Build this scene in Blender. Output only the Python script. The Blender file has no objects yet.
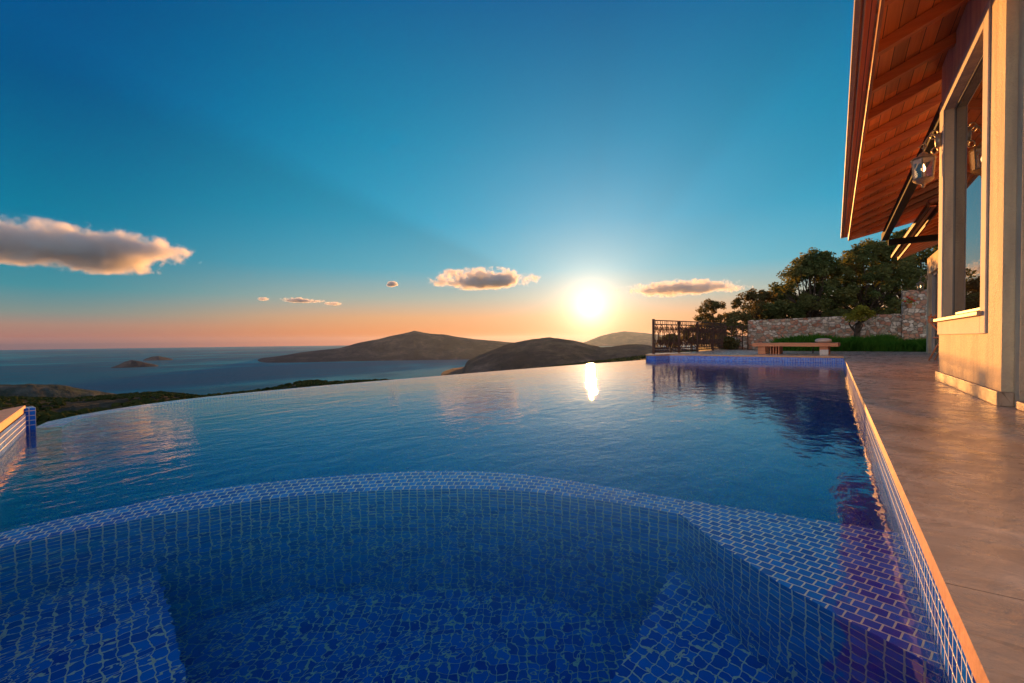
import bpy, bmesh, math, random
import numpy as np
from mathutils import Vector, Matrix, noise
random.seed(7); RS = np.random.RandomState(11)
sc = bpy.context.scene; COL = sc.collection
R = math.radians
sin, cos, pi = math.sin, math.cos, math.pi

# ---------------------------------------------------------------- camera
F = 455.0; CAMZ = 0.48; PITCH = R(1.2); ROLL = -0.0085; YAW = R(35.3724)
def rot(yaw, a, r):
    return (Matrix.Rotation(yaw, 3, 'Z') @ Matrix.Rotation(a, 3, 'X') @ Matrix.Rotation(r, 3, 'Z'))
CM = rot(YAW, pi/2 - PITCH, ROLL)
cd = bpy.data.cameras.new('camera'); cam = bpy.data.objects.new('camera', cd); COL.objects.link(cam)
cam.matrix_world = Matrix.Translation((0, 0, CAMZ)) @ CM.to_4x4()
cd.sensor_width = 36; cd.lens = F/1024*36; cd.shift_y = 8/1024
cd.clip_start = 0.02; cd.clip_end = 200000
sc.camera = cam
def ray(px, py):                                  # direction through a point of the view
    return (CM @ Vector(((px-512)/F, (349.5-py)/F, -1))).normalized()
def on_y(px, py, Y):
    d = ray(px, py); t = Y/d.y; return Vector((0, 0, CAMZ)) + d*t
def on_z(px, py, z):
    d = ray(px, py); t = (z-CAMZ)/d.z; return Vector((0, 0, CAMZ)) + d*t

ZW = -0.176           # pool water level, deck is z = 0
XE = 0.182            # pool edge on the house side
XW = 0.927            # face of the bay wall
SEA = -250.0
SUN_AZ = R(25.6); SUN_EL = R(4.0)      # azimuth measured from +Y towards -X
SUNV = Vector((-sin(SUN_AZ)*cos(SUN_EL), cos(SUN_AZ)*cos(SUN_EL), sin(SUN_EL)))

# ---------------------------------------------------------------- object helpers
def tag(o, label=None, cat=None, group=None, kind=None):
    if label: o['label'] = label
    if cat: o['category'] = cat
    if group: o['group'] = group
    if kind: o['kind'] = kind
    return o
def empty(name, loc=(0, 0, 0), rz=0):
    o = bpy.data.objects.new(name, None); COL.objects.link(o)
    o.location = loc; o.rotation_euler = (0, 0, rz); o.empty_display_size = .1
    return o
class MB:
    def __init__(s): s.v = []; s.f = []; s.uv = []
    def face(s, pts, uvs=None):
        i = len(s.v); s.v += [tuple(p) for p in pts]; s.f.append(tuple(range(i, i+len(pts))))
        if uvs is None: uvs = [(0, 0)]*len(pts)
        s.uv += [tuple(u) for u in uvs]
    def quad(s, a, b, c, d):                      # metric uv
        a, b, c, d = map(Vector, (a, b, c, d)); u = (b-a).length; w = (d-a).length
        s.face((a, b, c, d), ((0, 0), (u, 0), (u, w), (0, w)))
    def box(s, x0, y0, z0, x1, y1, z1, M=None):
        P = [Vector(p) for p in ((x0,y0,z0),(x1,y0,z0),(x1,y1,z0),(x0,y1,z0),(x0,y0,z1),(x1,y0,z1),(x1,y1,z1),(x0,y1,z1))]
        if M is not None: P = [M @ p for p in P]
        for q in ((0,3,2,1),(4,5,6,7),(0,1,5,4),(1,2,6,5),(2,3,7,6),(3,0,4,7)):
            s.quad(*[P[k] for k in q])
        return s
    def tube(s, pts, r, n=6, closed=False, cap=True):
        pts = [Vector(p) for p in pts]; N = len(pts)
        rs = r if isinstance(r, (list, tuple)) else [r]*N
        base = len(s.v); prev = None
        for i, p in enumerate(pts):
            a = pts[(i-1) % N] if (closed or i > 0) else p
            b = pts[(i+1) % N] if (closed or i < N-1) else p
            t = (b-a).normalized() if (b-a).length > 1e-9 else Vector((0, 0, 1))
            if prev is None:
                u = t.cross(Vector((0, 0, 1)))
                if u.length < .2: u = t.cross(Vector((1, 0, 0)))
            else: u = prev - t*prev.dot(t)
            u.normalize(); prev = u; w = t.cross(u)
            for k in range(n):
                an = 2*pi*k/n; s.v.append(tuple(p + (u*cos(an) + w*sin(an))*rs[i]))
        M = N if closed else N-1
        for i in range(M):
            for k in range(n):
                a = base+i*n+k; b = base+i*n+(k+1) % n; j = (i+1) % N
                c = base+j*n+(k+1) % n; d = base+j*n+k
                s.f.append((a, b, c, d)); s.uv += [(k/n, i*.1), ((k+1)/n, i*.1), ((k+1)/n, i*.1+.1), (k/n, i*.1+.1)]
        if cap and not closed:
            s.f.append(tuple(base+k for k in range(n))[::-1]); s.uv += [(0, 0)]*n
            s.f.append(tuple(base+(N-1)*n+k for k in range(n))); s.uv += [(0, 0)]*n
        return s
    def lathe(s, c, prof, n=12):
        c = Vector(c); s.tube([c+Vector((0, 0, z)) for r, z in prof], [max(r, 1e-4) for r, z in prof], n); return s
    def poly(s, pts2, z, ang=0, up=True):         # concave polygon, triangulated, planar metric uv
        from mathutils.geometry import tessellate_polygon
        V = [Vector((p[0], p[1], 0)) for p in pts2]; ca, sa = cos(ang), sin(ang)
        for t in tessellate_polygon([V]):
            P = [V[k] for k in t]
            if ((P[1]-P[0]).cross(P[2]-P[0]).z > 0) != up: P = P[::-1]
            s.face([(p.x, p.y, z) for p in P], [(p.x*ca+p.y*sa, -p.x*sa+p.y*ca) for p in P])
        return s
    def strip(s, pts2, z0, z1, flip=False, s0=0):
        L = s0
        for a, b in zip(pts2[:-1], pts2[1:]):
            l = math.hypot(b[0]-a[0], b[1]-a[1])
            P = [(a[0], a[1], z0), (b[0], b[1], z0), (b[0], b[1], z1), (a[0], a[1], z1)]
            U = [(L, z0), (L+l, z0), (L+l, z1), (L, z1)]
            if flip: P = P[::-1]; U = U[::-1]
            s.face(P, U); L += l
        return s
    def build(s, name, mat, parent=None, smooth=False, bevel=0, loc=None):
        me = bpy.data.meshes.new(name); me.from_pydata(s.v, [], s.f)
        uvl = me.uv_layers.new(name='UVMap'); uvl.data.foreach_set('uv', np.array(s.uv, dtype=np.float32).ravel())
        me.materials.append(mat)
        if smooth: me.polygons.foreach_set('use_smooth', [True]*len(me.polygons))
        me.update()
        o = bpy.data.objects.new(name, me); COL.objects.link(o)
        if parent is not None: o.parent = parent
        if loc is not None: o.location = loc
        if bevel:
            bm = bmesh.new(); bm.from_mesh(me); bmesh.ops.remove_doubles(bm, verts=bm.verts, dist=1e-5); bm.to_mesh(me); bm.free()
            md = o.modifiers.new('bevel', 'BEVEL'); md.width = bevel; md.segments = 2; md.limit_method = 'ANGLE'
        return o
def resample(pts, step, closed=False):
    P = [Vector((p[0], p[1], 0)) for p in pts]
    # catmull-rom then even spacing
    out = []
    n = len(P)
    for i in range(n-1):
        p0 = P[max(i-1, 0)]; p1 = P[i]; p2 = P[i+1]; p3 = P[min(i+2, n-1)]
        for k in range(12):
            t = k/12
            out.append(.5*((2*p1)+(p2-p0)*t+(2*p0-5*p1+4*p2-p3)*t*t+(3*p1-p0-3*p2+p3)*t**3))
    out.append(P[-1])
    L = [0]
    for a, b in zip(out[:-1], out[1:]): L.append(L[-1]+(b-a).length)
    m = max(2, int(round(L[-1]/step))); res = []
    xs = np.interp(np.linspace(0, L[-1], m+1), L, [p.x for p in out]); ys = np.interp(np.linspace(0, L[-1], m+1), L, [p.y for p in out])
    return list(zip(xs.tolist(), ys.tolist()))

# ---------------------------------------------------------------- materials
class NT:
    def __init__(s, nt): s.nt = nt; s.n = nt.nodes; s.l = nt.links
    def new(s, t, **kw):
        n = s.n.new(t)
        for k, v in kw.items(): setattr(n, k, v)
        return n
    def set(s, sock, v):
        if isinstance(v, bpy.types.NodeSocket): s.l.new(v, sock)
        else:
            if hasattr(sock.default_value, '__len__') and not hasattr(v, '__len__'): v = [v]*len(sock.default_value)
            if hasattr(sock.default_value, '__len__') and len(sock.default_value) == 4 and len(v) == 3: v = (*v, 1)
            sock.default_value = v
    def m(s, op, a, b=0, c=0, clamp=False):
        n = s.new('ShaderNodeMath', operation=op); n.use_clamp = clamp
        s.set(n.inputs[0], a); s.set(n.inputs[1], b)
        if len(n.inputs) > 2: s.set(n.inputs[2], c)
        return n.outputs[0]
    def vm(s, op, a, b=(0, 0, 0)):
        n = s.new('ShaderNodeVectorMath', operation=op); s.set(n.inputs[0], a)
        if op == 'SCALE': s.set(n.inputs['Scale'], b)
        else: s.set(n.inputs[1], b)
        return n.outputs['Value'] if op in ('DOT_PRODUCT', 'LENGTH') else n.outputs[0]
    def mix(s, f, a, b, mode='MIX'):
        n = s.new('ShaderNodeMix', data_type='RGBA', blend_type=mode)
        s.set(n.inputs[0], f); s.set(n.inputs[6], a); s.set(n.inputs[7], b); return n.outputs[2]
    def ramp(s, f, stops, interp='LINEAR'):
        n = s.new('ShaderNodeValToRGB'); n.color_ramp.interpolation = interp
        e = n.color_ramp.elements
        while len(e) < len(stops): e.new(.5)
        for k, (p, c) in enumerate(sorted(stops, key=lambda q: q[0])):
            e[k].position = p; e[k].color = (*c, 1) if hasattr(c, '__len__') else (c, c, c, 1)
        s.set(n.inputs[0], f); return n.outputs[0]
    def noise(s, vec, scale, detail=3, rough=.5, dist=0, out=0):
        n = s.new('ShaderNodeTexNoise'); s.set(n.inputs['Vector'], vec); n.inputs['Scale'].default_value = scale
        n.inputs['Detail'].default_value = detail; n.inputs['Roughness'].default_value = rough; n.inputs['Distortion'].default_value = dist
        return n.outputs[out]
    def mapr(s, v, a, b, c=0, d=1, smooth=False):
        n = s.new('ShaderNodeMapRange'); n.interpolation_type = 'SMOOTHSTEP' if smooth else 'LINEAR'
        s.set(n.inputs[0], v)
        for k, q in zip((1, 2, 3, 4), (a, b, c, d)): n.inputs[k].default_value = q
        return n.outputs[0]
    def bump(s, h, dist=.01, strength=1, normal=None):
        n = s.new('ShaderNodeBump'); s.set(n.inputs['Height'], h); n.inputs['Distance'].default_value = dist; n.inputs['Strength'].default_value = strength
        if normal is not None: s.l.new(normal, n.inputs['Normal'])
        return n.outputs[0]
    def mapping(s, v, scale=(1, 1, 1), loc=(0, 0, 0), rot=(0, 0, 0)):
        n = s.new('ShaderNodeMapping'); s.l.new(v, n.inputs[0]); n.inputs['Scale'].default_value = scale
        n.inputs['Location'].default_value = loc; n.inputs['Rotation'].default_value = rot; return n.outputs[0]
def mat(name):
    m = bpy.data.materials.new(name); m.use_nodes = True; t = NT(m.node_tree)
    t.b = next(n for n in t.n if n.type == 'BSDF_PRINCIPLED'); t.out = next(n for n in t.n if n.type == 'OUTPUT_MATERIAL')
    t.tc = t.new('ShaderNodeTexCoord'); t.obj = t.tc.outputs['Object']; t.uvv = t.tc.outputs['UV']
    t.geo = t.new('ShaderNodeNewGeometry'); t.pos = t.geo.outputs['Position']
    return m, t
def P(t, **kw):
    nm = dict(color='Base Color', rough='Roughness', metal='Metallic', normal='Normal', ior='IOR', spec='Specular IOR Level', coat='Coat Weight', sheen='Sheen Weight')
    for k, v in kw.items(): t.set(t.b.inputs[nm[k]], v)
def simple(name, c, rough=.6, metal=0, var=.25, scale=8, bump=0.003, bs=40):
    m, t = mat(name); n = t.noise(t.pos, scale, 5, .6)
    f = t.mapr(n, .3, .7, 1-var, 1+var*.6)
    P(t, color=t.mix(1, c, f, 'MULTIPLY'), rough=rough, metal=metal)
    if bump: P(t, normal=t.bump(t.noise(t.pos, bs, 4), bump))
    return m

def tile_material(name, offset=0.0, pitch=.0365):
    m, t = mat(name)
    br = t.new('ShaderNodeTexBrick'); br.offset = offset; br.offset_frequency = 2; br.squash = 1
    # a little laying unevenness
    w = t.noise(t.uvv, 9, 2, out=1); w = t.vm('SCALE', t.vm('SUBTRACT', w, (.5, .5, .5)), .005)
    t.set(br.inputs['Vector'], t.vm('ADD', t.uvv, w))
    for k, v in dict(Scale=1, Bias=0).items(): br.inputs[k].default_value = v
    br.inputs['Mortar Size'].default_value = .0023; br.inputs['Mortar Smooth'].default_value = .15
    br.inputs['Brick Width'].default_value = pitch; br.inputs['Row Height'].default_value = pitch
    br.inputs['Color1'].default_value = (.003, .038, .56, 1); br.inputs['Color2'].default_value = (.010, .19, .90, 1)
    n = t.noise(t.uvv, 14, 3)
    c = t.mix(t.mapr(n, .35, .7), br.outputs[0], (.02, .16, .50), 'MIX')
    c = t.mix(.75, c, br.outputs[0])
    c = t.mix(br.outputs['Fac'], c, (.68, .70, .65))
    P(t, color=c, rough=t.mapr(br.outputs['Fac'], 0, 1, .12, .7), normal=t.bump(t.m('SUBTRACT', 1, br.outputs['Fac']), .0015))
    return m
M = {}
M['tile'] = tile_material('blue_mosaic_tile')
M['tile_bond'] = tile_material('blue_mosaic_running_bond', .5)

# pool water: real refraction, small ripples
m, t = mat('pool_water'); t.n.remove(t.b)
g = t.new('ShaderNodeBsdfGlass'); g.inputs['IOR'].default_value = 1.333; g.inputs['Roughness'].default_value = 0.0
g.inputs['Color'].default_value = (1, 1, 1, 1)
p1 = t.mapping(t.pos, (1, .55, 1), rot=(0, 0, R(26)))
h1 = t.noise(p1, 1.6, 2, .5, .3); h2 = t.noise(p1, 7.5, 3, .55, .4); h3 = t.noise(t.pos, 22, 2, .5, .2)
h = t.m('ADD', t.m('MULTIPLY', h1, .005), t.m('ADD', t.m('MULTIPLY', h2, .0046), t.m('MULTIPLY', h3, .0008)))
t.l.new(t.bump(h, 1.0), g.inputs['Normal'])
t.l.new(g.outputs[0], t.out.inputs[0]); M['water'] = m
va = t.new('ShaderNodeVolumeAbsorption'); va.inputs['Color'].default_value = (.05, .80, .92, 1); va.inputs['Density'].default_value = .75; t.l.new(va.outputs[0], t.out.inputs['Volume'])

# polished travertine deck
m, t = mat('travertine_deck')
v = t.mapping(t.pos, (1.0, .45, 1), rot=(0, 0, R(-18)))
n1 = t.noise(v, 1.3, 7, .62, 1.2); n2 = t.noise(t.pos, 9, 6, .65, .4); n3 = t.noise(v, .5, 3, .5)
c = t.ramp(n1, [(.3, (.38, .27, .20)), (.45, (.56, .42, .31)), (.52, (.76, .59, .45)), (.7, (.52, .39, .29))])
c = t.mix(t.mapr(n2, .4, .75, 0, .35), c, (.19, .125, .09))
c = t.mix(t.mapr(n3, .4, .6, 0, .3), c, (.42, .33, .27))
jx = t.new('ShaderNodeTexBrick'); jx.offset = .5; t.set(jx.inputs['Vector'], t.pos)
for k, q in (('Scale', 1), ('Mortar Size', .0025), ('Brick Width', 1.6), ('Row Height', 1.2), ('Mortar Smooth', .3)): jx.inputs[k].default_value = q
c = t.mix(t.m('MULTIPLY', jx.outputs['Fac'], .75), c, (.10, .07, .05))
sp_ = t.mapr(t.noise(t.pos, 2.6, 4, .7, 1.5), .52, .60)
c = t.mix(t.m('MULTIPLY', sp_, .28), c, (.16, .11, .08))
P(t, color=c, rough=t.m('ADD', t.mapr(n2, .3, .7, .20, .40), t.m('MULTIPLY', sp_, -.08)), normal=t.bump(t.m('ADD', t.m('MULTIPLY', n2, .6), t.m('MULTIPLY', n1, .8)), .004)); M['deck'] = m
M['coping'] = simple('travertine_coping', (.64, .34, .17), .5, var=.2, scale=14, bump=.002)
M['travertine'] = simple('travertine_plinth', (.50, .33, .22), .55, var=.25, scale=9)

# stucco
m, t = mat('cream_stucco')
n = t.noise(t.pos, 2.2, 6, .65); n2 = t.noise(t.pos, 75, 3, .6); st = t.noise(t.mapping(t.pos, (5, 5, .7)), 2, 4)
c = t.ramp(n, [(.3, (.74, .54, .32)), (.5, (.86, .66, .40)), (.7, (.78, .60, .37))])
c = t.mix(t.mapr(st, .42, .68, 0, .6), c, (.50, .36, .25)); c = t.mix(t.mapr(n2, .3, .7, 0, .2), c, (.5, .42, .34))
cr = t.new('ShaderNodeTexVoronoi', feature='DISTANCE_TO_EDGE'); cr.inputs['Scale'].default_value = 1.1
t.l.new(t.vm('ADD', t.pos, t.vm('SCALE', t.noise(t.pos, 4, 5, .7, out=1), .35)), cr.inputs['Vector'])
ck = t.m('MULTIPLY', t.mapr(cr.outputs[0], 0, .006, 1, 0), t.mapr(t.noise(t.pos, 1.2, 2), .5, .62))
c = t.mix(t.m('MULTIPLY', ck, .55), c, (.25, .18, .12))
sz = t.new('ShaderNodeSeparateXYZ'); t.l.new(t.pos, sz.inputs[0])
dirt = t.m('MULTIPLY', t.mapr(sz.outputs[2], .10, .42, 1, 0), t.mapr(t.noise(t.pos, 7, 5, .7), .35, .65))
c = t.mix(t.m('MULTIPLY', dirt, .5), c, (.42, .32, .24))
P(t, color=c, rough=.85, normal=t.bump(t.m('ADD', n2, t.m('MULTIPLY', n, 1.2)), .009)); M['stucco'] = m
m, t = mat('painted_trim')
n2 = t.noise(t.pos, 60, 3, .6); n = t.noise(t.pos, 5, 5)
P(t, color=t.mix(t.mapr(n, .3, .7), (.52, .42, .36), (.62, .51, .43)), rough=.8, normal=t.bump(n2, .004)); M['trim'] = m

def wood(name, c1, c2, along='Y', rough=.45, plank=0):
    m, t = mat(name)
    sc_ = dict(X=(.5, 14, 14), Y=(14, .5, 14), Z=(14, 14, .5))[along]
    n = t.noise(t.mapping(t.pos, sc_), 1.5, 6, .6, .6)
    c = t.mix(t.mapr(n, .3, .7), c1, c2)
    if plank:
        s = t.new('ShaderNodeSeparateXYZ'); t.l.new(t.pos, s.inputs[0])
        q = t.m('DIVIDE', s.outputs[0], plank); fl = t.m('FLOOR', q); fr = t.m('FRACT', q)
        seg = t.m('FLOOR', t.m('ADD', t.m('DIVIDE', s.outputs[1], 1.9), t.m('MULTIPLY', fl, .37)))
        wn = t.new('ShaderNodeTexWhiteNoise', noise_dimensions='2D'); cb = t.new('ShaderNodeCombineXYZ')
        t.l.new(fl, cb.inputs[0]); t.l.new(seg, cb.inputs[1]); t.l.new(cb.outputs[0], wn.inputs['Vector'])
        c = t.mix(t.m('MULTIPLY', wn.outputs[0], .8), c, t.mix(1, c, (1.9, 1.7, 1.4), 'MULTIPLY'))
        gap = t.m('LESS_THAN', fr, .05); c = t.mix(gap, c, (.02, .008, .004))
    P(t, color=c, rough=rough, normal=t.bump(n, .003)); return m
M['rafter'] = wood('stained_rafter_wood', (.56, .15, .04), (.74, .24, .07), 'X')
M['board'] = wood('stained_roof_boards', (.46, .14, .04), (.62, .22, .065), 'Y', plank=.11)
M['fascia'] = wood('stained_fascia_wood', (.42, .14, .05), (.62, .26, .09), 'Y', .4)
M['fascia2'] = wood('dark_stained_fascia', (.11, .03, .010), (.16, .05, .016), 'Y', .7)
M['gutter2'] = simple('brown_gutter', (.10, .05, .028), .7, var=.15)
M['doorwood'] = wood('orange_door_wood', (.45, .17, .06), (.6, .25, .09), 'Z', .5)
M['bedwood'] = wood('teak_wood', (.55, .19, .09), (.70, .30, .14), 'X', .55)
M['darkbeam'] = simple('dark_green_grey_beam', (.010, .014, .015), .9, var=.3)
M['rooftile'] = simple('clay_roof_tile', (.45, .27, .17), .75, var=.35, scale=12)
M['gutter'] = simple('cream_gutter', (.50, .36, .24), .5, var=.15)
M['frame'] = simple('bronze_window_frame', (.22, .20, .17), .5, var=.1, bump=.0005)
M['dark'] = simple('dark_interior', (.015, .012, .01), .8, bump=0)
m, t = mat('window_glass'); P(t, color=(.012, .011, .010), rough=.01, ior=1.9, spec=.8); M['glass'] = m
M['iron'] = simple('rusty_wrought_iron', (.075, .035, .022), .65, var=.4, scale=30, metal=.2)
M['brass'] = simple('aged_brass', (.50, .36, .22), .45, metal=.5, var=.3, scale=40, bump=.001)
m, t = mat('lantern_glass'); t.n.remove(t.b)
a = t.new('ShaderNodeBsdfTransparent'); a.inputs[0].default_value = (.9, .92, .93, 1); b = t.new('ShaderNodeBsdfGlossy'); b.inputs['Roughness'].default_value = .05
fr = t.new('ShaderNodeFresnel'); fr.inputs[0].default_value = 1.5; ms = t.new('ShaderNodeMixShader')
t.l.new(t.m('ADD', fr.outputs[0], .08, clamp=True), ms.inputs[0]); t.l.new(a.outputs[0], ms.inputs[1]); t.l.new(b.outputs[0], ms.inputs[2]); t.l.new(ms.outputs[0], t.out.inputs[0]); M['lglass'] = m
m, t = mat('lit_bulb'); t.b.inputs['Emission Color'].default_value = (1, .55, .22, 1); t.b.inputs['Emission Strength'].default_value = 3.5; M['bulb'] = m
M['white'] = simple('white_plaster', (.72, .70, .66), .8, var=.1)
M['cushion'] = simple('pale_cushion_fabric', (.60, .52, .46), .95, var=.15, bs=150)
M['bark'] = simple('olive_bark', (.075, .052, .036), .9, var=.5, scale=14, bump=.02, bs=20)

# rubble stone wall
m, t = mat('rubble_stone')
w = t.vm('SCALE', t.vm('SUBTRACT', t.noise(t.pos, 3, 3, out=1), (.5, .5, .5)), .16)
vv = t.vm('ADD', t.mapping(t.pos, (1, 1, 1.35)), w)
v1 = t.new('ShaderNodeTexVoronoi'); v1.inputs['Scale'].default_value = 6.5; t.l.new(vv, v1.inputs['Vector'])
v2 = t.new('ShaderNodeTexVoronoi', feature='DISTANCE_TO_EDGE'); v2.inputs['Scale'].default_value = 6.5; t.l.new(vv, v2.inputs['Vector'])
sp = t.new('ShaderNodeSeparateColor'); t.l.new(v1.outputs['Color'], sp.inputs[0])
c = t.ramp(sp.outputs[0], [(.0, (.42, .34, .26)), (.25, (.58, .48, .41)), (.45, (.46, .22, .15)), (.6, (.68, .57, .48)), (.8, (.52, .28, .19)), (1, (.52, .48, .44))], 'CONSTANT')
c = t.mix(t.mapr(t.noise(t.pos, 18, 5), .3, .7, 0, .5), c, t.mix(1, c, (.5, .45, .4), 'MULTIPLY'))
e = t.mapr(v2.outputs[0], .02, .07)
c = t.mix(e, (.36, .29, .24), c)
P(t, color=c, rough=.9, normal=t.bump(t.m('ADD', t.m('MULTIPLY', e, 1), t.m('MULTIPLY', t.noise(t.pos, 14, 5), .4)), .05)); M['stone'] = m

def foliage(name, c1, c2, trans=.35, scale=1.1):
    m, t = mat(name); n = t.noise(t.pos, scale, 4, .6)
    inf = t.new('ShaderNodeTexWhiteNoise', noise_dimensions='2D'); t.l.new(t.uvv, inf.inputs['Vector'])
    c = t.mix(t.mapr(n, .35, .65), c1, c2); c = t.mix(t.m('MULTIPLY', inf.outputs[0], .5), c, t.mix(1, c, (1.9, 1.7, 1.3), 'MULTIPLY'))
    d = t.new('ShaderNodeBsdfDiffuse'); tr = t.new('ShaderNodeBsdfTranslucent'); t.l.new(c, d.inputs[0]); t.l.new(t.mix(1, c, (1.6, 1.3, .7), 'MULTIPLY'), tr.inputs[0])
    ms = t.new('ShaderNodeMixShader'); ms.inputs[0].default_value = trans
    t.n.remove(t.b); t.l.new(d.outputs[0], ms.inputs[1]); t.l.new(tr.outputs[0], ms.inputs[2]); t.l.new(ms.outputs[0], t.out.inputs[0]); return m
M['leaf'] = foliage('evergreen_leaves', (.06, .09, .04), (.12, .135, .06), .5)
M['leaf2'] = foliage('olive_leaves', (.08, .085, .045), (.13, .12, .06), .45)
M['leaf3'] = foliage('yellow_green_leaves', (.16, .17, .03), (.24, .22, .05), .45)
M['grass'] = foliage('green_ground_cover', (.035, .12, .02), (.07, .19, .03), .4, 3)
M['scrub'] = foliage('maquis_scrub', (.012, .022, .008), (.030, .042, .016), .15, .02)
M['flower'] = simple('red_petals', (.5, .05, .02), .7, var=.3)
M['terracotta'] = simple('terracotta', (.45, .18, .09), .8)

def land(name, stops, s1, s2):
    m, t = mat(name); n = t.noise(t.pos, s1, 7, .65, .4); n2 = t.noise(t.pos, s2, 5, .6)
    c = t.ramp(n, stops); c = t.mix(t.mapr(n2, .4, .65, 0, .6), c, (.012, .015, .013))
    P(t, color=c, rough=.95, normal=t.bump(t.m('ADD', n2, n), 14.0), spec=.1); return m
M['slope'] = land('macchia_slope', [(.3, (.008, .016, .007)), (.5, (.016, .024, .012)), (.64, (.06, .06, .048)), (.75, (.016, .022, .010))], .016, .09)
M['hill'] = land('dry_hillside', [(.3, (.008, .010, .016)), (.48, (.020, .021, .030)), (.56, (.05, .044, .048)), (.7, (.12, .095, .09))], .004, .02)
M['greyhill'] = land('grey_green_hillside', [(.3, (.010, .028, .024)), (.5, (.022, .045, .038)), (.62, (.08, .09, .08))], .012, .03)
M['garden'] = simple('garden_soil', (.10, .08, .045), .95, var=.5, scale=1.5, bump=.03, bs=6)

# sea
m, t = mat('sea_water')
n0 = t.noise(t.mapping(t.pos, (1, 1, 1), rot=(0, 0, R(40))), .00035, 4, .6, .8)
n1 = t.noise(t.mapping(t.pos, (1, .25, 1), rot=(0, 0, R(62))), .0016, 5, .6, .3)
n2 = t.noise(t.pos, .03, 3, .6)
k = t.m('ADD', t.m('MULTIPLY', n0, .6), t.m('MULTIPLY', n1, .4))
P(t, color=t.ramp(k, [(.42, (.002, .095, .17)), (.5, (.004, .14, .22)), (.58, (.015, .25, .33))]), rough=t.mapr(k, .42, .58, .5, .7), ior=1.33, spec=.02,
  normal=t.bump(n2, 6.0)); M['sea'] = m

# ---------------------------------------------------------------- swimming pool
near_l = (-5.11, .69); near_r = (XE, -.56)
edge_pts = [(-5.10, .72), (-5.43, .86), (-5.80, 1.27), (-6.04, 1.75), (-6.19, 2.3), (-6.24, 3.5), (-6.17, 4.6), (-6.03, 5.8), (-5.83, 7.8), (-5.42, 10.7), (-5.08, 12.6), (-4.80, 14.0)]
EDGE = resample(edge_pts, .35)
C1 = (-4.42, 13.72)
C2 = [(-4.16, 14.28), (-3.62, 14.42), (-2.2, 14.2)]

pool = empty('swimming_pool', (0, 0, ZW-1.5)); tag(pool, 'curved infinity pool lined with small cobalt blue mosaic tiles', 'pool')
def pb(mb, name, mt, **k):
    o = mb.build(name, mt, pool, **k); o.location = (0, 0, -(ZW-1.5)); return o
basin = [near_l, near_r, (XE, 14.05), *C2[::-1], C1] + EDGE[::-1]
pb(MB().poly(basin, ZW-1.8, R(10)), 'pool_floor', M['tile'])
w = MB()
w.strip([near_l, near_r, (XE, 14.05), *C2[::-1], C1, EDGE[-1]], ZW-1.8, -.045, flip=True)
pb(w, 'pool_wall', M['tile'])
# infinity edge: thick wall whose top sits a few millimetres under the water
w = MB(); L = 0
def offs(pts, d):
    out = []
    for i, p in enumerate(pts):
        a = Vector(pts[max(i-1, 0)]); b = Vector(pts[min(i+1, len(pts)-1)]); tt = (b-a).normalized()
        out.append((p[0]-tt.y*d, p[1]+tt.x*d))
    return out
EIN = offs(EDGE, -.16)
for i in range(len(EDGE)-1):
    a, b, c, d = EIN[i], EIN[i+1], EDGE[i+1], EDGE[i]; l = math.dist(c, d)
    w.face([(a[0], a[1], ZW-.035), (b[0], b[1], ZW-.035), (c[0], c[1], ZW-.006), (d[0], d[1], ZW-.006)], [(L, 0), (L+l, 0), (L+l, .16), (L, .16)]); L += l
w.strip(EIN, ZW-1.8, ZW-.035); w.strip(offs(EDGE, .012), ZW-2.5, ZW-.006, flip=True)
pb(w, 'infinity_edge', M['tile'])
# spa wall ledge
outer = [(-2.42, .055), (-2.425, .35), (-2.40, .54), (-2.33, .85), (-2.10, 1.245), (-1.70, 1.655), (-1.28, 1.87), (-.87, 1.93), (-.50, 1.95)]
inner = [(-2.235, .01), (-2.24, .14), (-2.24, .30), (-2.20, .47), (-2.09, .76), (-1.88, 1.10), (-1.49, 1.455), (-1.14, 1.66), (-.79, 1.75), (-.48, 1.785)]
O_ = resample(outer, .05); n_ = len(O_)
I0 = resample(inner, .01); I_ = [I0[int(round(k*(len(I0)-1)/(n_-1)))] for k in range(n_)]
LZ = ZW-.05; w = MB(); L = 0
for i in range(n_-1):
    l = math.dist(O_[i], O_[i+1])*.95
    w.face([(*I_[i], LZ), (*I_[i+1], LZ), (*O_[i+1], LZ), (*O_[i], LZ)][::-1], [(L, 0), (L+l, 0), (L+l, .2), (L, .2)][::-1]); L += l
diag = [(-.48, 1.785), (-.31, 1.60), (-.13, 1.445), (.02, 1.345), (XE, 1.25)]
plat = diag + [(XE, 2.03), (-.26, 1.985), (-.50, 1.95)]
w.poly(plat, LZ, R(-14))
pb(w, 'spa_ledge', M['tile_bond'])
w = MB(); w.strip(I_ + diag[1:], ZW-1.0, LZ, flip=False); pb(w, 'spa_inner_wall', M['tile'])
w = MB(); w.strip(O_ + [(-.26, 1.985), (XE, 2.03)], ZW-1.8, LZ, flip=True); pb(w, 'spa_outer_wall', M['tile'])
spaP = I_ + diag[1:] + [(XE, -.56), (-2.235, .01)]
pb(MB().poly(spaP, ZW-1.0, R(35)), 'spa_floor', M['tile'])
BZ = ZW-.56; IB = [p for p in I_ if p[1] < .66]
bench = IB + [(-.52, .30), (-.51, 1.772)] + diag + [(XE, -.56), (-2.235, .01)]
w = MB().poly(bench, BZ, R(-12)); w.strip([IB[-1], (-.52, .30), (-.51, 1.772)], ZW-1.0, BZ, flip=True)
pb(w, 'spa_bench', M['tile'])
# raised end pier with blue tiles at the left end of the infinity edge
w = MB(); w.box(-5.17, .655, ZW-1.5, -5.045, .728, -.012); pb(w, 'end_pier', M['tile'])
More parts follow.
